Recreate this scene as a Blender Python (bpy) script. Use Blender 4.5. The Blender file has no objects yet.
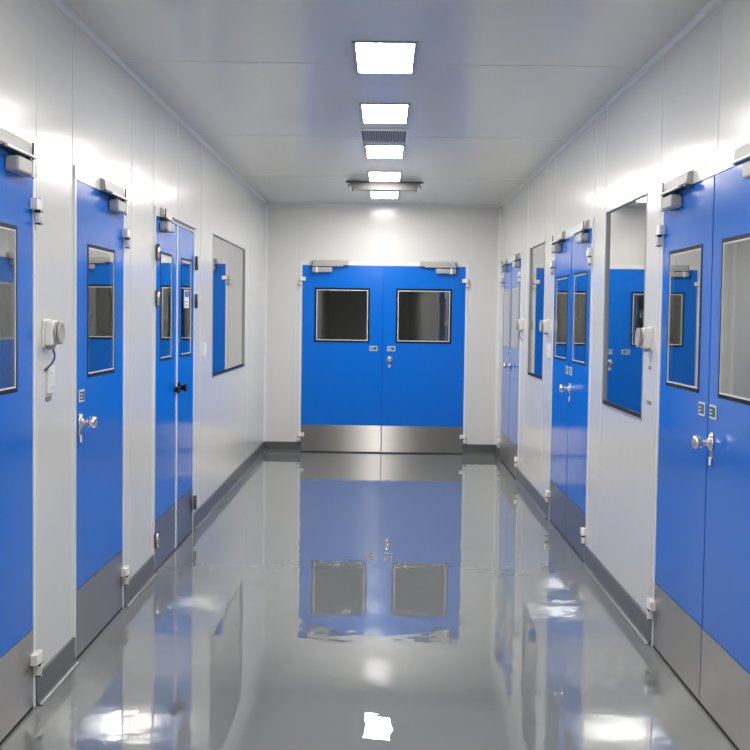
import bpy, bmesh, math, random
from mathutils import Vector, Matrix
random.seed(4)
PI = math.pi
SC = bpy.context.scene
COL = SC.collection

# ------------------------------------------------------------------ camera
EYE = 1.53
FPX = 1180.0
PITCH, YAW, ROLL = 0.0489, -0.0070, 0.0137
cd = bpy.data.cameras.new('camera')
cam = bpy.data.objects.new('camera', cd)
COL.objects.link(cam)
cd.sensor_fit = 'HORIZONTAL'; cd.sensor_width = 36.0
cd.lens = 36.0 * FPX / 750.0
cd.clip_start = 0.05; cd.clip_end = 100
cy, sy = math.cos(YAW), math.sin(YAW)
cp, sp = math.cos(PITCH), math.sin(PITCH)
cr, sr = math.cos(ROLL), math.sin(ROLL)
Ry = Matrix(((cy, 0, -sy), (0, 1, 0), (sy, 0, cy)))
Rx = Matrix(((1, 0, 0), (0, cp, sp), (0, -sp, cp)))
Rz = Matrix(((cr, sr, 0), (-sr, cr, 0), (0, 0, 1)))
R = Rz @ Rx @ Ry                      # rows: camera right, up, forward in (X, Zup, Yfwd)
def row(i): return Vector((R[i][0], R[i][2], R[i][1]))
rt, up, fw = row(0), row(1), row(2)
m = Matrix((rt, up, -fw)).transposed().to_4x4()
m.translation = Vector((0, 0, EYE))
cam.matrix_world = m
SC.camera = cam

# ------------------------------------------------------------------ world, exposure
w = bpy.data.worlds.new('world'); SC.world = w; w.use_nodes = True
w.node_tree.nodes['Background'].inputs[0].default_value = (0.02, 0.02, 0.022, 1)
w.node_tree.nodes['Background'].inputs[1].default_value = 1.0
SC.view_settings.view_transform = 'Standard'
SC.view_settings.look = 'None'
SC.view_settings.gamma = 1.0
SC.view_settings.use_curve_mapping = False
SC.view_settings.exposure = 1.12
LAMP = 22.0          # radiance of the ceiling panels

# ------------------------------------------------------------------ materials
def mat(name, col, rough=0.5, metal=0.0, ior=1.5, bump=0.0, bscale=20.0, coat=0.0, coat_r=0.05,
        var=0.0, vscale=3.0, stretch=None, emis=None, estr=0.0, rvar=0.0):
    M = bpy.data.materials.new(name); M.use_nodes = True
    nt = M.node_tree; b = nt.nodes['Principled BSDF']
    b.inputs['Base Color'].default_value = (*col, 1)
    b.inputs['Roughness'].default_value = rough
    b.inputs['Metallic'].default_value = metal
    b.inputs['IOR'].default_value = ior
    b.inputs['Coat Weight'].default_value = coat
    b.inputs['Coat Roughness'].default_value = coat_r
    tc = nt.nodes.new('ShaderNodeTexCoord'); src = tc.outputs['Object']
    if stretch:
        mp = nt.nodes.new('ShaderNodeMapping'); mp.inputs['Scale'].default_value = stretch
        nt.links.new(src, mp.inputs['Vector']); src = mp.outputs['Vector']
    if var > 0 or rvar > 0:
        n = nt.nodes.new('ShaderNodeTexNoise'); n.inputs['Scale'].default_value = vscale
        n.inputs['Detail'].default_value = 4
        nt.links.new(src, n.inputs['Vector'])
        if var > 0:
            r = nt.nodes.new('ShaderNodeValToRGB')
            r.color_ramp.elements[0].position = .3; r.color_ramp.elements[1].position = .7
            r.color_ramp.elements[0].color = (*[c*(1-var) for c in col], 1)
            r.color_ramp.elements[1].color = (*[min(1, c*(1+var)) for c in col], 1)
            nt.links.new(n.outputs['Fac'], r.inputs['Fac'])
            nt.links.new(r.outputs['Color'], b.inputs['Base Color'])
        if rvar > 0:
            mr = nt.nodes.new('ShaderNodeMapRange')
            mr.inputs['To Min'].default_value = max(0, rough-rvar); mr.inputs['To Max'].default_value = rough+rvar
            nt.links.new(n.outputs['Fac'], mr.inputs['Value'])
            nt.links.new(mr.outputs['Result'], b.inputs['Roughness'])
    if bump > 0:
        n2 = nt.nodes.new('ShaderNodeTexNoise'); n2.inputs['Scale'].default_value = bscale
        n2.inputs['Detail'].default_value = 2
        nt.links.new(src, n2.inputs['Vector'])
        bp = nt.nodes.new('ShaderNodeBump'); bp.inputs['Strength'].default_value = 1.0
        bp.inputs['Distance'].default_value = bump
        nt.links.new(n2.outputs['Fac'], bp.inputs['Height'])
        nt.links.new(bp.outputs['Normal'], b.inputs['Normal'])
        if coat > 0: nt.links.new(bp.outputs['Normal'], b.inputs['Coat Normal'])
    if emis:
        b.inputs['Emission Color'].default_value = (*emis, 1)
        b.inputs['Emission Strength'].default_value = estr
    return M

M_WALL = mat('painted_wall_panel', (0.74, 0.735, 0.712), .19, bump=.0007, bscale=3.0, var=.015, vscale=1.5)
M_JOINT = mat('panel_joint', (0.66, 0.66, 0.65), .35)
M_TRIM = mat('white_aluminium_trim', (0.80, 0.80, 0.80), .25)
M_CEIL = mat('painted_ceiling_panel', (0.74, 0.73, 0.68), .22, bump=.0008, bscale=2.0)
M_FLOOR = mat('grey_epoxy_floor', (0.200, 0.212, 0.208), 0.0, ior=2.35, bump=.0009, bscale=5.5, var=.03, vscale=2.0)
M_BASE = mat('grey_coved_skirting', (0.105, 0.105, 0.108), .30, bump=.0005, bscale=12, var=.08, vscale=6)
M_BLUE = mat('glossy_blue_door_paint', (0.002, 0.165, 0.72), .13, ior=1.46, bump=.0002, bscale=4.0)
M_EDGE = mat('dark_blue_rebate', (0.008, 0.04, 0.16), .4)
M_FRAME = mat('white_door_frame', (0.82, 0.82, 0.82), .22)
M_STEEL = mat('brushed_stainless', (0.36, 0.345, 0.33), .36, metal=1.0, var=.04, vscale=60, stretch=(1, 1, 14))
_b = M_STEEL.node_tree.nodes['Principled BSDF']; _b.inputs['Anisotropic'].default_value = 1.0
_t = M_STEEL.node_tree.nodes.new('ShaderNodeCombineXYZ'); _t.inputs[2].default_value = 1.0     # brushed sideways: highlights spread upright
M_STEEL.node_tree.links.new(_t.outputs[0], _b.inputs['Tangent'])
M_CHROME = mat('polished_chrome', (0.80, 0.77, 0.73), .12, metal=1.0)
M_SILVER = mat('silver_closer_paint', (0.46, 0.45, 0.425), .42, metal=.15)
M_CREAM = mat('cream_white_plastic', (0.85, 0.84, 0.81), .35)
M_BLACK = mat('black_rubber_gasket', (0.010, 0.012, 0.020), .5, ior=1.25)
M_DARK = mat('dark_gap', (0.015, 0.015, 0.017), .7)
M_BRONZE = mat('dark_bronze_metal', (0.13, 0.115, 0.12), .3, metal=.7)
M_GREYP = mat('grey_plastic', (0.33, 0.34, 0.35), .35)
M_CABLE = mat('violet_cable_sheath', (0.06, 0.035, 0.22), .4)
M_GREEN = mat('green_print', (0.04, 0.15, 0.08), .5)
M_INK = mat('dark_print', (0.03, 0.05, 0.05), .5)
M_PAPER = mat('white_label', (0.80, 0.84, 0.86), .4)
M_PBLUE = mat('blue_print', (0.05, 0.12, 0.55), .5)
M_BROWN = mat('brown_print', (0.16, 0.13, 0.11), .5)
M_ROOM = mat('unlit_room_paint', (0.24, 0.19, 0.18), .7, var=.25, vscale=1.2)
M_LAMP = mat('lit_diffuser', (0.9, 0.9, 0.9), .4, emis=(1.0, 0.97, 0.92), estr=LAMP)
M_FIXT = mat('matt_grey_tray', (0.10, 0.10, 0.10), .75)
M_VENTB = mat('vent_dark_recess', (0.05, 0.065, 0.065), .6)

def glass(name, tint):
    # two panes of sealed glazing: four glass surfaces reflect, the rest passes straight through
    M = bpy.data.materials.new(name); M.use_nodes = True
    nt = M.node_tree
    for n in list(nt.nodes): nt.nodes.remove(n)
    out = nt.nodes.new('ShaderNodeOutputMaterial')
    fr = nt.nodes.new('ShaderNodeFresnel'); fr.inputs['IOR'].default_value = 1.66
    a = nt.nodes.new('ShaderNodeMath'); a.operation = 'MULTIPLY'; a.inputs[1].default_value = 4
    b = nt.nodes.new('ShaderNodeMath'); b.operation = 'MULTIPLY_ADD'; b.inputs[1].default_value = 3; b.inputs[2].default_value = 1
    d = nt.nodes.new('ShaderNodeMath'); d.operation = 'DIVIDE'
    nt.links.new(fr.outputs[0], a.inputs[0]); nt.links.new(fr.outputs[0], b.inputs[0])
    nt.links.new(a.outputs[0], d.inputs[0]); nt.links.new(b.outputs[0], d.inputs[1])
    tr = nt.nodes.new('ShaderNodeBsdfTransparent'); tr.inputs[0].default_value = (*tint, 1)
    gl = nt.nodes.new('ShaderNodeBsdfGlossy'); gl.inputs['Roughness'].default_value = .015
    gl.inputs[0].default_value = (.97, .98, .97, 1)
    mx = nt.nodes.new('ShaderNodeMixShader')
    nt.links.new(d.outputs[0], mx.inputs[0]); nt.links.new(tr.outputs[0], mx.inputs[1]); nt.links.new(gl.outputs[0], mx.inputs[2])
    nt.links.new(mx.outputs[0], out.inputs['Surface'])
    return M
M_GLASS = glass('sealed_window_glass', (.86, .88, .88))

# ------------------------------------------------------------------ mesh helpers
def bx(bm, x0, x1, y0, y1, z0, z1, mi=0, bev=0.0):
    vs = [bm.verts.new((x, y, z)) for x in (x0, x1) for y in (y0, y1) for z in (z0, z1)]
    idx = ((0, 1, 3, 2), (4, 6, 7, 5), (0, 4, 5, 1), (2, 3, 7, 6), (0, 2, 6, 4), (1, 5, 7, 3))
    fs = [bm.faces.new([vs[i] for i in f]) for f in idx]
    for f in fs: f.material_index = mi
    if bev > 0:
        es = list({e for f in fs for e in f.edges})
        r = bmesh.ops.bevel(bm, geom=es, offset=bev, segments=2, affect='EDGES', profile=.5)
        for f in r['faces']: f.material_index = mi
def cyl(bm, p0, p1, r0, r1=None, n=24, mi=0, caps=True, smooth=True):
    if r1 is None: r1 = r0
    p0, p1 = Vector(p0), Vector(p1); d = (p1-p0).normalized()
    a = d.orthogonal().normalized(); b = d.cross(a)
    A, B = [], []
    for i in range(n):
        t = 2*PI*i/n; o = a*math.cos(t)+b*math.sin(t)
        A.append(bm.verts.new(p0+o*r0)); B.append(bm.verts.new(p1+o*r1))
    for i in range(n):
        f = bm.faces.new((A[i], A[(i+1) % n], B[(i+1) % n], B[i])); f.smooth = smooth; f.material_index = mi
    if caps:
        bm.faces.new(A[::-1]).material_index = mi; bm.faces.new(B).material_index = mi
def lathe(bm, origin, axis, prof, n=28, mi=0):
    # prof = list of (distance along axis, radius)
    o = Vector(origin); d = Vector(axis).normalized(); a = d.orthogonal().normalized(); b = d.cross(a)
    rings = []
    for (h, r) in prof:
        rings.append([bm.verts.new(o+d*h+(a*math.cos(2*PI*i/n)+b*math.sin(2*PI*i/n))*max(r, 1e-4)) for i in range(n)])
    for k in range(len(rings)-1):
        for i in range(n):
            f = bm.faces.new((rings[k][i], rings[k][(i+1) % n], rings[k+1][(i+1) % n], rings[k+1][i]))
            f.smooth = True; f.material_index = mi
    bm.faces.new(rings[0][::-1]).material_index = mi; bm.faces.new(rings[-1]).material_index = mi
def tube(bm, pts, r, n=10, mi=0):
    pts = [Vector(p) for p in pts]; rings = []
    for k, p in enumerate(pts):
        d = (pts[min(k+1, len(pts)-1)]-pts[max(k-1, 0)]).normalized()
        a = d.cross(Vector((0, 0, 1)))
        a = a.normalized() if a.length > 1e-3 else Vector((1, 0, 0))
        b = d.cross(a)
        rings.append([bm.verts.new(p+(a*math.cos(2*PI*i/n)+b*math.sin(2*PI*i/n))*r) for i in range(n)])
    for k in range(len(rings)-1):
        for i in range(n):
            f = bm.faces.new((rings[k][i], rings[k][(i+1) % n], rings[k+1][(i+1) % n], rings[k+1][i])); f.smooth = True; f.material_index = mi
    bm.faces.new(rings[0][::-1]); bm.faces.new(rings[-1])
def prism(bm, prof, x0, x1, axis='x', mi=0):
    # closed profile of (y, z) swept along x, or of (x, z) swept along y
    def P(t, p): return (t, p[0], p[1]) if axis == 'x' else (p[0], t, p[1])
    A = [bm.verts.new(P(x0, p)) for p in prof]; B = [bm.verts.new(P(x1, p)) for p in prof]; n = len(prof)
    for i in range(n): bm.faces.new((A[i], A[(i+1) % n], B[(i+1) % n], B[i])).material_index = mi
    bm.faces.new(A[::-1]).material_index = mi; bm.faces.new(B).material_index = mi
def slab(bm, us, vs, empty, y0, y1):
    # slab in the local x-z plane between y0 (front) and y1 (back), cut by a grid; empty(u, v) tells the openings
    nu, nv = len(us)-1, len(vs)-1
    solid = [[not empty((us[i]+us[i+1])/2, (vs[j]+vs[j+1])/2) for j in range(nv)] for i in range(nu)]
    cache = {}
    def V(i, k, j):
        key = (i, k, j)
        if key not in cache: cache[key] = bm.verts.new((us[i], (y0, y1)[k], vs[j]))
        return cache[key]
    S = lambda i, j: 0 <= i < nu and 0 <= j < nv and solid[i][j]
    for i in range(nu):
        for j in range(nv):
            if not S(i, j): continue
            bm.faces.new((V(i, 0, j), V(i+1, 0, j), V(i+1, 0, j+1), V(i, 0, j+1)))
            bm.faces.new((V(i, 1, j+1), V(i+1, 1, j+1), V(i+1, 1, j), V(i, 1, j)))
            if not S(i-1, j): bm.faces.new((V(i, 0, j), V(i, 0, j+1), V(i, 1, j+1), V(i, 1, j)))
            if not S(i+1, j): bm.faces.new((V(i+1, 0, j+1), V(i+1, 0, j), V(i+1, 1, j), V(i+1, 1, j+1)))
            if not S(i, j-1): bm.faces.new((V(i, 0, j), V(i, 1, j), V(i+1, 1, j), V(i+1, 0, j)))
            if not S(i, j+1): bm.faces.new((V(i, 0, j+1), V(i+1, 0, j+1), V(i+1, 1, j+1), V(i, 1, j+1)))
def ring(bm, x0, x1, z0, z1, t, y0, y1, mi=0):
    # rectangular picture-frame ring, mitred in one slab
    us = [x0, x0+t, x1-t, x1]; vs = [z0, z0+t, z1-t, z1]
    b2 = bmesh.new()
    slab(b2, us, vs, lambda u, v: x0+t < u < x1-t and z0+t < v < z1-t, y0, y1)
    me = bpy.data.meshes.new('tmp'); b2.to_mesh(me); b2.free()
    n0 = len(bm.faces); bm.from_mesh(me); bpy.data.meshes.remove(me)
    bm.faces.ensure_lookup_table()
    for f in bm.faces[n0:]: f.material_index = mi
def obj(name, bm, mats, parent=None, loc=None, rz=0.0):
    bmesh.ops.recalc_face_normals(bm, faces=bm.faces[:])
    me = bpy.data.meshes.new(name); bm.to_mesh(me); bm.free()
    for mm in (mats if isinstance(mats, (list, tuple)) else [mats]): me.materials.append(mm)
    o = bpy.data.objects.new(name, me); COL.objects.link(o)
    if parent is not None: o.parent = parent
    if loc is not None: o.location = loc
    o.rotation_euler.z = rz
    return o
def empty(name, loc, rz=0.0):
    o = bpy.data.objects.new(name, None); COL.objects.link(o)
    o.empty_display_size = .1; o.location = loc; o.rotation_euler.z = rz
    return o
def tag(o, label=None, cat=None, group=None, kind=None):
    if label: o['label'] = label
    if cat: o['category'] = cat
    if group: o['group'] = group
    if kind: o['kind'] = kind
    return o
def B(fn, *a, **k):
    bm = bmesh.new(); fn(bm, *a, **k); return bm
def copy_tree(o, parent=None):
    c = o.copy(); COL.objects.link(c); c.parent = parent
    for ch in [x for x in bpy.data.objects if x.parent == o]: copy_tree(ch, c)
    return c

# ------------------------------------------------------------------ the corridor
XL, XR, YB, YR, HC = -1.342, 1.291, 13.255, -9.0, 2.796
TH = 0.09
LEFT, RIGHT, BACK = PI/2, -PI/2, 0.0
def at(side, s, z=0.0):      # a point on a wall: s is the distance down the corridor, or x on the end wall
    return {LEFT: (XL, s, z), RIGHT: (XR, s, z), BACK: (s, YB, z)}[side]

# openings: side, start, end, bottom, top
FR = 0.03                    # frame width round a door
DOORS = {  # name: (side, s0, s1) of the leaves
    'door_1': (BACK, -.922, .908), 'door_2': (LEFT, 3.56, 4.49), 'door_3': (LEFT, 5.12, 6.05), 'door_4': (LEFT, 6.90, 8.29),
    'door_5': (RIGHT, 3.80, 5.49), 'door_6': (RIGHT, 7.38, 8.98), 'door_7': (RIGHT, 11.17, 12.81)}
DH = 2.105
WINS = {'window_1': (LEFT, 9.22, 11.36, 1.035, 2.167), 'window_2': (RIGHT, 5.87, 6.94, 1.032, 2.165), 'window_3': (RIGHT, 9.56, 10.55, 1.03, 2.165)}

def wall(name, side, s0, s1, seams):
    holes = [(a-FR, b+FR, -1, DH+FR) for (sd, a, b) in DOORS.values() if sd == side]
    holes += [(a, b, z0, z1) for (sd, a, b, z0, z1) in WINS.values() if sd == side]
    # local x of the wall: LEFT +y, RIGHT -y, BACK +x
    sg = -1 if side == RIGHT else 1
    H = [(min(sg*a, sg*b), max(sg*a, sg*b), z0, z1) for (a, b, z0, z1) in holes]
    u0, u1 = sorted((sg*s0, sg*s1))
    us = sorted({u0, u1, *[h[0] for h in H], *[h[1] for h in H]})
    vs = sorted({0.0, HC, *[h[2] for h in H if h[2] > 0], *[h[3] for h in H]})
    bm = bmesh.new()
    slab(bm, us, vs, lambda u, v: any(h[0] < u < h[1] and h[2] < v < h[3] for h in H), 0.0, TH)
    for s in seams:                      # raised beads where the panels meet, broken by the openings
        u = sg*s; zs = [0.115]
        spans = [(0.115, HC)]
        for h in H:
            if h[0]-.004 < u < h[1]+.004:
                ns = []
                for (a, b) in spans:
                    if h[2] > a: ns.append((a, min(b, h[2])))
                    if h[3] < b: ns.append((max(a, h[3]), b))
                spans = ns
        for (a, b) in spans:
            if b-a > .05:
                bx(bm, u-.0035, u+.0035, -.0018, .002, a, b, mi=1)
                bx(bm, u+.0035, u+.0075, -.0008, .002, a, b, mi=2)
    o = obj(name, bm, [M_WALL, M_TRIM, M_JOINT], None, at(side, 0), side)
    return tag(o, kind='structure')
wall('wall_left', LEFT, YR, YB+TH, [-2.6, -1.2, .2, 1.6, 2.9, 3.53, 4.55, 5.075, 6.25, 6.84, 7.66, 8.62, 11.6])
wall('wall_right', RIGHT, YR, YB+TH, [-2.6, -1.2, .2, 1.6, 2.9, 4.65, 5.60, 6.98, 7.33, 9.06, 9.54, 10.75])
wall('wall_back', BACK, XL, XR, [-.99, -.10, .965])
bm = bmesh.new(); bx(bm, XL, XR, -TH, 0, 0, HC)
tag(obj('wall_rear', bm, M_WALL, None, (0, YR, 0)), kind='structure')
# dark, unlit rooms behind the doors and windows
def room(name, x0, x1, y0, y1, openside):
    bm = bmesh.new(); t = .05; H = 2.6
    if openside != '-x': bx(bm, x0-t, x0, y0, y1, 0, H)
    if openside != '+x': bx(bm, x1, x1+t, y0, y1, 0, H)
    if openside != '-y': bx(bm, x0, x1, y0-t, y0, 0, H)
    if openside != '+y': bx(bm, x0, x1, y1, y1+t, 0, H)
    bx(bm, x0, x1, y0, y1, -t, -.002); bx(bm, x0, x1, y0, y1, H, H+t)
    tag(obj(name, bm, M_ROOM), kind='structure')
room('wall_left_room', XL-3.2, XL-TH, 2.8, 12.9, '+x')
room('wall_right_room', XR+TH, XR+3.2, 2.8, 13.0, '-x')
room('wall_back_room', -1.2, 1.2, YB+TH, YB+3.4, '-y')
bm = bmesh.new(); bx(bm, XL-TH, XR+TH, YR-TH, YB+TH, -.1, 0)
tag(obj('floor', bm, M_FLOOR), kind='structure')
bm = bmesh.new(); bx(bm, XL-TH, XR+TH, YR-TH, YB+TH, HC, HC+.08)
for s in (-1.2, 1.2, 3.58, 5.97, 8.36, 10.76):
    bx(bm, XL, XR, s-.003, s+.003, HC-.0015, HC+.001, mi=1)
tag(obj('ceiling', bm, [M_CEIL, M_JOINT]), kind='structure')

# skirting with a small cove at the floor, broken at the doors
BH = .115
def skirting(name, side, s0, s1):
    sg = -1 if side == RIGHT else 1
    e = 0 if side == BACK else FR
    cuts = sorted([(a-e, b+e) for (sd, a, b) in DOORS.values() if sd == side])
    spans = []; c = s0
    for a, b in cuts:
        if a > c: spans.append((c, a))
        c = b
    if c < s1: spans.append((c, s1))
    prof = [(0, 0), (0, BH), (-.008, BH), (-.011, BH-.004), (-.011, .03)]
    for k in range(1, 6):
        t = k/5*PI/2; prof.append((-.011-.024*(1-math.cos(t)), .03-.028*math.sin(t)))
    prof.append((-.035, 0))
    bm = bmesh.new()
    for a, b in spans:
        x0, x1 = sorted((sg*a, sg*b)); prism(bm, prof, x0, x1)
    tag(obj(name, bm, M_BASE, None, at(side, 0), side), kind='structure')
skirting('baseboard_left', LEFT, YR, YB)
skirting('baseboard_right', RIGHT, YR, YB)
skirting('baseboard_back', BACK, XL+.012, XR-.012)

# aluminium cove trims where walls meet ceiling and each other
def cove(n, x0, x1, loc, rz):
    prof = [(0, 0), (0, -.030), (-.003, -.030), (-.003, -.026)]
    for k in range(0, 7):
        t = k/6*PI/2; prof.append((-.003-.019*(1-math.cos(t)), -.023+.019*math.sin(t)))
    prof += [(-.026, -.004), (-.026, 0)]
    bm = bmesh.new(); prism(bm, prof, x0, x1)
    return tag(obj('trim_%d' % n, bm, M_TRIM, None, loc, rz), kind='structure')
cove(1, YR, YB, (XL, 0, HC), LEFT)
cove(2, -YB, -YR, (XR, 0, HC), RIGHT)
cove(3, XL+.03, XR-.03, (0, YB, HC), BACK)
for n, (x, s) in ((4, (XL, 1)), (5, (XR, -1))):
    bm = bmesh.new()
    pts = [(0, 0), (s*.034, 0), (s*.034, -.004)]
    for k in range(0, 7):
        t = k/6*PI/2; pts.append((s*(.004+.026*(1-math.sin(t))), -.004-.026*(1-math.cos(t))))
    pts += [(s*.004, -.034), (0, -.034)]
    A = [bm.verts.new((p[0], p[1], BH)) for p in pts]; C = [bm.verts.new((p[0], p[1], HC-.035)) for p in pts]
    for i in range(len(pts)): bm.faces.new((A[i], A[(i+1) % len(pts)], C[(i+1) % len(pts)], C[i]))
    bm.faces.new(A); bm.faces.new(C[::-1])
    tag(obj('trim_%d' % n, bm, M_TRIM, None, (x, YB, 0)), kind='structure')

# ------------------------------------------------------------------ windows in the walls
def fixed_window(name, label):
    side, a, b, z0, z1 = WINS[name]
    wd = b-a; c = (a+b)/2
    r = tag(empty(name, at(side, c, z0), side), label, 'window', kind='structure')
    h = z1-z0
    bm = bmesh.new()
    ring(bm, -wd/2, wd/2, 0, h, .009, -.003, .02, 0)      # thin outer bead
    obj('window_frame', bm, M_GREYP, r)
    bm = bmesh.new(); bx(bm, -wd/2+.009, wd/2-.009, .004, .009, .009, .030)
    obj('gasket', bm, M_BLACK, r)  # black strip painted in for the dark reflection along the sill
    bm = bmesh.new(); ring(bm, -wd/2, wd/2, 0, h, .03, .02, TH, 0)
    ob = obj('spacer', bm, M_SILVER, r)
    bm = bmesh.new(); bx(bm, -wd/2+.009, wd/2-.009, .010, .014, .009, h-.009)
    obj('glass_pane', bm, M_GLASS, r)
fixed_window('window_1', 'large flush window in the left wall past the narrow double door')
fixed_window('window_2', 'tall flush window in the right wall between the near and middle doors')
fixed_window('window_3', 'narrow flush window in the right wall between the middle and farthest doors')

# ------------------------------------------------------------------ doors
def sign_plate(parent, x, z):
    bm = bmesh.new()
    bx(bm, x-.044, x+.044, -.0095, -.0055, z-.027, z+.027, 0, .001)
    bx(bm, x-.036, x+.036, -.0105, -.0090, z-.019, z+.019, 1)
    bx(bm, x-.030, x+.002, -.0112, -.0100, z+.004, z+.010, 0)
    bx(bm, x-.030, x+.002, -.0112, -.0100, z-.010, z-.004, 0)
    bx(bm, x+.010, x+.032, -.0112, -.0100, z-.013, z+.013, 2)
    obj('sign_plate', bm, [M_PAPER, M_INK, M_GREEN], parent)
def knob_set(parent, x, z, black=False):
    bm = bmesh.new()
    if black:
        bx(bm, x-.03, x+.03, -.022, -.005, z-.035, z+.035, 0, .006)
        lathe(bm, (x, -.02, z), (0, -1, 0), [(0, .017), (.018, .014), (.024, .024), (.032, .027), (.040, .024), (.044, .014)])
        obj('door_knob', bm, M_BLACK, parent); return
    lathe(bm, (x, -.005, z), (0, -1, 0), [(0, .034), (.006, .034), (.010, .028), (.012, .014), (.030, .012), (.038, .020), (.048, .027), (.062, .0275), (.072, .022), (.075, .010)])
    obj('door_knob', bm, M_CHROME, parent)
    bm = bmesh.new()
    bx(bm, x-.015, x+.015, -.008, -.004, z-.065, z+.040, 0, .002)
    bx(bm, x-.014, x+.014, -.0115, -.0085, z-.090, z-.058, 1, .001)
    lathe(bm, (x+.022, -.004, z+.026), (0, -1, 0), [(0, .009), (.008, .009), (.009, .007)])
    obj('lock_plate', bm, [M_CHROME, M_PAPER], parent)
def leaf(root, x0, x1, wx0, wx1, wz0, wz1, bead=M_TRIM, gasket=M_BLACK, g=.015, bd=.006):
    z0, z1 = .012, DH-.003
    bm = bmesh.new()
    slab(bm, [x0+.002, wx0+g/2, wx1-g/2, x1-.002], [z0, wz0+g/2, wz1-g/2, z1],
         lambda u, v: wx0+g/2 < u < wx1-g/2 and wz0+g/2 < v < wz1-g/2, -.004, .042)
    L = obj('door_leaf', bm, M_BLUE, root)
    bm = bmesh.new(); ring(bm, wx0, wx1, wz0, wz1, g, -.0065, .046)
    obj('window_gasket', bm, gasket, L)
    bm = bmesh.new(); ring(bm, wx0+g, wx1-g, wz0+g, wz1-g, bd, -.0055, .040)
    obj('window_bead', bm, bead, L)
    bm = bmesh.new(); bx(bm, wx0+g+bd, wx1-g-bd, -.003, .001, wz0+g+bd, wz1-g-bd)
    obj('glass_pane', bm, M_GLASS, L)
    bm = bmesh.new(); bx(bm, x0+.004, x1-.004, -.0062, -.0038, z0+.001, .310, 0)
    for sx in (x0+.03, (x0+x1)/2, x1-.03):
        for sz in (.04, .285): cyl(bm, (sx, -.0060, sz), (sx, -.0072, sz), .005, n=10)
    obj('kick_plate', bm, M_STEEL, L)
    return L
def frame(root, w, head=.060, foot=0.0):
    bm = bmesh.new(); h = w/2
    bx(bm, -h-FR, -h, -.007, TH, foot, DH+FR, 0, .0015)
    bx(bm, h, h+FR, -.007, TH, foot, DH+FR, 0, .0015)
    bx(bm, -h, h, -.007, TH, DH, DH+FR, 0)
    bx(bm, -h-FR, h+FR, -.008, -.0005, DH+.004, DH+head, 0, .002)
    bx(bm, -h, h, .046, .050, DH-.02, DH, 1)
    for s in (-1, 1): bx(bm, s*h-(.02 if s > 0 else 0), s*h+(.02 if s < 0 else 0), .046, .050, 0, DH-.02, 1)
    obj('door_frame', bm, [M_FRAME, M_DARK], root)
    bm = bmesh.new(); bx(bm, -h, h, -.006, .05, .0005, .010)
    obj('door_gap_shade', bm, M_DARK, root)  # dark strip painted in for the shaded gap under the leaves
def hinge(root, x, s, z):
    # s = +1 when the wall lies towards +x. A cranked cream block pair on the edge of the leaf
    bm = bmesh.new()
    def b(a0, a1, y0, y1, z0, z1, mi): bx(bm, *sorted((x+s*a0, x+s*a1)), y0, y1, z0, z1, mi, .002)
    b(-.038, .020, -.032, -.005, z+.004, z+.046, 0)
    b(.000, .036, -.030, -.012, z-.044, z-.006, 0)
    cyl(bm, (x+s*.014, -.024, z-.050), (x+s*.014, -.024, z+.052), .011, n=16, mi=0)
    b(-.006, .034, -.034, -.012, z-.006, z+.004, 2)
    b(.002, .038, -.033, -.012, z-.050, z-.044, 2)
    return obj('hinge', bm, [M_CREAM, M_SILVER, M_DARK], root)
def closer(root, x, s, reach=.40):
    # s = direction from the hinge edge x towards the middle of the door
    bm = bmesh.new()
    a, b = sorted((x+s*.115, x+s*.335)); z0, z1 = DH-.078, DH-.024
    bx(bm, a, b, -.056, -.004, z0, z1, 0, .007)
    cyl(bm, (a-.004, -.030, (z0+z1)/2), (b+.004, -.030, (z0+z1)/2), .019, n=20)
    cx = x+s*.165
    bx(bm, cx-.012, cx+.012, -.060, -.05, z0-.006, z1+.004, 1, .003)
    body = obj('door_closer', bm, [M_SILVER, M_CREAM], root)
    bm = bmesh.new()      # cover plate of the arm over the head of the frame
    a, b = sorted((x+s*.105, x+s*(.115+reach)))
    prof = [(-.008, DH+.056), (-.018, DH+.056), (-.030, DH+.048), (-.036, DH+.006), (-.030, DH+.001), (-.008, DH+.001)]
    prism(bm, prof, a, b)
    obj('arm_cover', bm, M_SILVER, body)
    bm = bmesh.new()      # sliding arm in the shadow below the cover, and the spindle
    p0, p1 = sorted((x+s*.115, x+s*(.06+reach)))
    bx(bm, p0, p1, -.056, -.046, DH-.010, DH-.001, 1, .001)
    bx(bm, p0, p1, -.044, -.012, DH-.008, DH-.001, 0, .001)
    q0, q1 = sorted((x+s*(.06+reach), x+s*(.115+reach)))
    bx(bm, q0, q1, -.040, -.014, DH-.008, DH-.001, 0, .001)
    cyl(bm, (x+s*.115, -.040, z0-.004), (x+s*.115, -.040, DH+.050), .004, n=10)
    cyl(bm, (cx, -.038, z1), (cx, -.038, DH-.006), .010, n=14)
    obj('closer_arm', bm, [M_BRONZE, M_CREAM], body)

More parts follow.
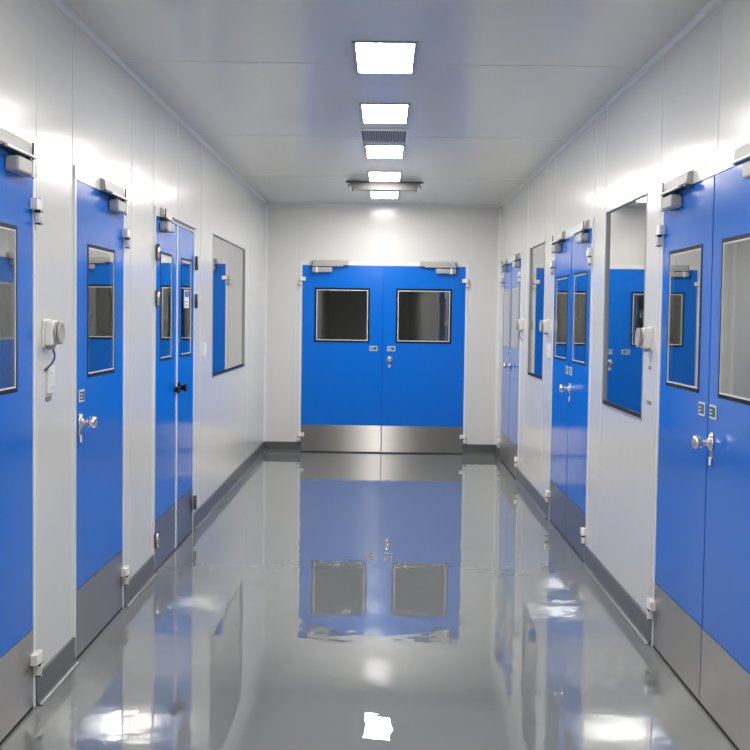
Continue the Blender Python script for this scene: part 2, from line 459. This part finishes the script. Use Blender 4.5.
def single_door(name, label, hinge_far=True):
    side, a, b = DOORS[name]; wd = b-a; c = (a+b)/2
    r = tag(empty(name, at(side, c), side), label, 'door', kind='structure')
    frame(r, wd)
    L = leaf(r, -wd/2, wd/2, -.265, .27, 1.240, 1.843)
    sign_plate(L, -wd/2+.085, 1.165); knob_set(L, -wd/2+.065, 1.05)
    for z in (1.915, .172): hinge(r, wd/2, 1, z)
    closer(r, wd/2, -1)
    return r
def double_door(name, label, wins, knob_x, gasket=None, tilt=(0, 0), sign_x=.08, z_win=(1.240, 1.845), reach=.40, mid=0.0):
    side, a, b = DOORS[name]; wd = b-a; c = (a+b)/2
    r = tag(empty(name, at(side, c), side), label, 'door', kind='structure')
    frame(r, wd, head=.045 if side == BACK else .06, foot=.116 if side == BACK else 0)
    L1 = leaf(r, -wd/2, mid-.001, wins[0][0], wins[0][1], *z_win, gasket=gasket or M_BLACK, g=.022 if side == BACK else .015, bd=.009 if side == BACK else .006)
    L2 = leaf(r, mid+.001, wd/2, wins[1][0], wins[1][1], *z_win, gasket=gasket or M_BLACK, g=.022 if side == BACK else .015, bd=.009 if side == BACK else .006)
    for lf, px, ang in ((L1, -wd/2, tilt[0]), (L2, wd/2, tilt[1])):     # a leaf standing a hair open or pushed in
        lf.rotation_euler.z = ang; lf.location = (px-px*math.cos(ang), -px*math.sin(ang), 0)
    sign_plate(L1, mid-sign_x, 1.18); sign_plate(L2, mid+sign_x, 1.18)
    knob_set(L2 if knob_x > mid else L1, knob_x, 1.06)
    bm = bmesh.new(); bx(bm, mid-.016, mid+.001, -.0065, -.0035, .315, DH-.006, 0, .001)
    obj('meeting_strip', bm, M_BLUE, L1)
    for z in (1.925, .175):
        hinge(r, -wd/2, -1, z); hinge(r, wd/2, 1, z)
    closer(r, -wd/2, 1, reach); closer(r, wd/2, -1, reach)
    return r
# end of the corridor
c1 = (-.922+.908)/2
double_door('door_1', 'wide blue double door with two dark windows at the corridor end',
            ((-.782-c1, -.160-c1), (.130-c1, .758-c1)), .067-c1, mid=-.014-c1, z_win=(1.243, 1.855), sign_x=.10, tilt=(.007, .012))
single_door('door_2', 'nearest blue door on the left, cut by the picture edge')
single_door('door_3', 'single blue door with chrome knob on the left, before the narrow double door')
# right hand side: local x runs towards the camera
def RW(n, *ys):
    s, a, b = DOORS[n]; c = (a+b)/2; return [c-y for y in ys]
x = RW('door_5', 5.365, 4.81, 4.53, 3.975, 4.60, 4.665)
double_door('door_5', 'nearest blue double door on the right with chrome knob and two sign plates', ((x[0], x[1]), (x[2], x[3])), x[4], mid=x[5])
x = RW('door_6', 8.87, 8.31, 8.05, 7.53, 8.11, 8.17)
double_door('door_6', 'middle blue double door on the right between the two wall windows', ((x[0], x[1]), (x[2], x[3])), x[4], mid=x[5])
x = RW('door_7', 12.68, 12.08, 11.92, 11.32, 11.93, 12.0)
double_door('door_7', 'farthest blue double door on the right, beside the end wall', ((x[0], x[1]), (x[2], x[3])), x[4], mid=x[5], reach=.34, gasket=M_GREYP)

# narrow double door on the left: aluminium middle post, slim hinges, black knob
side, a, b = DOORS['door_4']; wd = b-a; cc = (a+b)/2
r = tag(empty('door_4', at(side, cc), side), 'narrow double door with black knob on the left wall', 'door', kind='structure')
frame(r, wd, head=.05)
mid = 7.615-cc
L1 = leaf(r, -wd/2, mid-.02, 7.045-cc, 7.44-cc, 1.25, 1.905)
L2 = leaf(r, mid+.02, wd/2, 7.77-cc, 8.185-cc, 1.25, 1.905)
bm = bmesh.new(); bx(bm, mid-.019, mid+.019, -.009, .04, .012, DH-.004, 0, .003)
obj('meeting_post', bm, M_TRIM, r)
knob_set(L2, mid+.055, 1.055, True)
bm = bmesh.new(); bx(bm, mid-.085, mid+.03, -.030, -.006, 1.035, 1.065, 0, .004)
obj('latch_bar', bm, M_BLACK, L1)
bm = bmesh.new()
bx(bm, 7.90-cc, 8.08-cc, -.0050, -.0032, 1.575, 1.695, 0)
bx(bm, 7.91-cc, 8.07-cc, -.0056, -.0046, 1.648, 1.688, 1)
for k in range(2): bx(bm, 7.93-cc, 8.04-cc, -.0056, -.0046, 1.592+k*.022, 1.597+k*.022, 1)
obj('notice_sticker', bm, [M_PAPER, M_PBLUE], L2)
for z in (1.89, 1.625, .20):
    for s, xx in ((-1, -wd/2-.012), (1, wd/2+.012)):
        bm = bmesh.new()
        cyl(bm, (xx, -.022, z-.045), (xx, -.022, z+.045), .010, n=16, mi=0)
        bx(bm, *sorted((xx, xx+s*.022)), -.016, -.010, z-.042, z+.042, 1, .001)
        for zz in (z-.049, z+.045): cyl(bm, (xx, -.022, zz), (xx, -.022, zz+.004), .012, n=16, mi=1)
        obj('hinge', bm, [M_CHROME if s < 0 else M_BRONZE, M_BRONZE], r)
closer(r, -wd/2, 1, .24)
bm = bmesh.new(); bx(bm, -wd/2+.48, wd/2-.02, -.022, -.014, DH+.018, DH+.028, 0)
obj('track_slot', bm, M_BRONZE, r)

# ------------------------------------------------------------------ wall devices
def call_unit(side, s, z, label, cable=True, n=1):
    r = tag(empty('wall_socket', at(side, s, z), side), label, 'socket', 'round capped white sockets on the walls')
    bm = bmesh.new()
    bx(bm, -.050, .050, -.008, 0, -.058, .055, 0, .003)
    bx(bm, -.044, .044, -.044, -.006, -.050, .050, 0, .009)
    bx(bm, -.020, .020, -.036, -.010, -.066, -.048, 1, .003)
    obj('housing', bm, [M_CREAM, M_GREYP], r)
    bm = bmesh.new()
    lathe(bm, (0, -.040, .002), (0, -1, 0), [(0, .040), (.004, .044), (.012, .044), (.013, .041)])
    lathe(bm, (0, -.053, .002), (0, -1, 0), [(0, .036), (.004, .036), (.005, .047), (.013, .047), (.015, .040), (.011, .034), (.010, .004)])
    obj('round_cap', bm, M_SILVER, r)
    if cable:
        bm = bmesh.new(); pts = []
        for k in range(13):
            t = k/12
            pts.append((.006+.012*math.sin(t*PI)-.030*t*t, -.026-.012*math.sin(t*PI)+.022*t*t, -.060-.088*t))
        tube(bm, pts, .0042)
        obj('cable', bm, M_CABLE, r)
    return r
call_unit(LEFT, 4.67, 1.450, 'white capped wall socket left of the single blue door, violet cable below')
call_unit(RIGHT, 5.715, 1.448, 'white capped wall socket on right pillar beside the near double door', False)
call_unit(RIGHT, 9.27, 1.478, 'white capped wall socket between the middle right door and narrow window', False)
call_unit(RIGHT, 10.96, 1.480, 'white capped wall socket right beside the farthest right hand door')
def switch(side, s, z, label, dark=True):
    r = tag(empty('light_switch', at(side, s, z), side), label, 'switch', 'white switches on the walls')
    bm = bmesh.new(); bx(bm, -.043, .043, -.012, 0, -.055, .055, 0, .003)
    obj('switch_plate', bm, M_CREAM, r)
    bm = bmesh.new(); bx(bm, -.026, .026, -.017, -.011, -.036, .036, 0, .002)
    bx(bm, -.006, .006, -.0178, -.016, -.034, -.027, 1)
    obj('rocker', bm, [M_PAPER, M_GREYP], r)
    return r
switch(LEFT, 4.725, 1.262, 'small white switch just below the socket with violet cable')
switch(LEFT, 8.80, 1.268, 'small white switch between the narrow double door and the left window')
switch(RIGHT, 9.19, 1.290, 'tiny white switch right of the middle right hand double door')
def mark(side, s, z, w, label):
    bm = bmesh.new(); bx(bm, -w/2, w/2, -.003, 0, -.008, .008, 0, .0005)
    bx(bm, -w/2+.006, w/2-.006, -.0036, -.0025, -.003, .003, 1)
    tag(obj('wall_label', bm, [M_BROWN, M_GREYP], None, at(side, s, z), side), label, 'label')
mark(LEFT, 4.71, 1.185, .075, 'small dark label under the switch left of the single blue door')
mark(RIGHT, 5.72, 1.135, .075, 'small dark label under the capped socket on the right pillar')
mark(RIGHT, 5.72, 1.305, .050, 'faint short label just below the capped socket on the right pillar')

# ------------------------------------------------------------------ ceiling fittings
def panel_light(s, label, group=None):
    r = tag(empty('ceiling_light', (-.013, s, HC)), label, 'ceiling light', group)
    wx, wy = .136, .330; t = .018
    b2 = bmesh.new()
    slab(b2, [-wx-t, -wx, wx, wx+t], [-wy-t, -wy, wy, wy+t], lambda u, v: -wx < u < wx and -wy < v < wy, 0, .007)
    for v in b2.verts: v.co = Vector((v.co.x, v.co.z, -v.co.y))
    obj('light_frame', b2, M_GREYP, r)
    bm = bmesh.new(); bx(bm, -wx, wx, -wy, wy, -.005, -.001)
    obj('diffuser', bm, M_LAMP, r)
LS = [(12.25, 'farthest lit ceiling panel, just before the end wall'),
      (10.67, 'lit ceiling panel in front of the hanging bar fixture'),
      (9.09, 'lit ceiling panel directly behind the slatted air vent'),
      (7.40, 'lit ceiling panel on the near side of the air vent'),
      (5.83, 'nearest lit ceiling panel in view, high at the top edge'),
      (3.70, 'added lit ceiling panel overhead, out of view above the picture edge'),  # unseen panel added to brighten the near walls
      (1.2, 'added lit ceiling panel right above the viewpoint, out of view'),  # unseen panel added for light around the viewpoint
      (-.8, 'added unseen lit ceiling panel behind the viewpoint'),  # unseen panel added to light the rear end that the door glass reflects
      (-2.2, 'added unseen lit ceiling panel farther behind the viewpoint')]  # second unseen panel added for light at the rear
for s, l in LS: panel_light(s, l, 'lit panels along the ceiling')

r = tag(empty('ceiling_vent', (-.018, 8.26, HC)), 'white rectangular air vent with long dark slots in the ceiling', 'vent')
b2 = bmesh.new(); wx, wy, t = .150, .275, .022
slab(b2, [-wx-t, -wx, wx, wx+t], [-wy-t, -wy, wy, wy+t], lambda u, v: -wx < u < wx and -wy < v < wy, 0, .018)
for v in b2.verts: v.co = Vector((v.co.x, v.co.z, -v.co.y))
obj('vent_frame', b2, M_TRIM, r)
bm = bmesh.new(); bx(bm, -wx, wx, -wy, wy, -.003, -.0005); obj('backing', bm, M_VENTB, r)
sl = None
for k in range(19):
    xx = -wx+.016+k*(2*wx-.032)/18
    if sl is None:
        bm = bmesh.new(); bx(bm, -.0020, .0020, -wy, wy, -.016, -.003)
        sl = obj('slat', bm, M_TRIM, r, (xx, 0, 0))
    else:
        c = sl.copy(); COL.objects.link(c); c.parent = r; c.location = (xx, 0, 0)

r = tag(empty('ceiling_bar_lamp', (-.013, 11.10, HC)), 'unlit grey bar fixture hanging across the ceiling between two lit panels', 'fixture')
bm = bmesh.new(); bx(bm, -.362, .362, -.030, .030, -.016, 0, 0, .002); obj('mounting_bar', bm, M_BRONZE, r)
bm = bmesh.new()
A = [(-.33, -.016), (.33, -.016), (.295, -.080), (-.295, -.080)]
P = [bm.verts.new((x_, -.028, z_)) for x_, z_ in A]; Q = [bm.verts.new((x_, .028, z_)) for x_, z_ in A]
for i in range(4): bm.faces.new((P[i], P[(i+1) % 4], Q[(i+1) % 4], Q[i]))
bm.faces.new(P); bm.faces.new(Q[::-1])
obj('housing', bm, M_FIXT, r)
for xx, zz in ((-.335, -.050), (-.295, -.085), (.295, -.085), (.335, -.050)):
    bm = bmesh.new()
    cyl(bm, (xx, -.030, zz-.012), (xx, -.030, zz+.020), .007, n=12)
    cyl(bm, (xx, -.030, zz), (xx*.95, -.030, zz+.02), .005, n=10)
    obj('end_clip', bm, M_BRONZE, r)
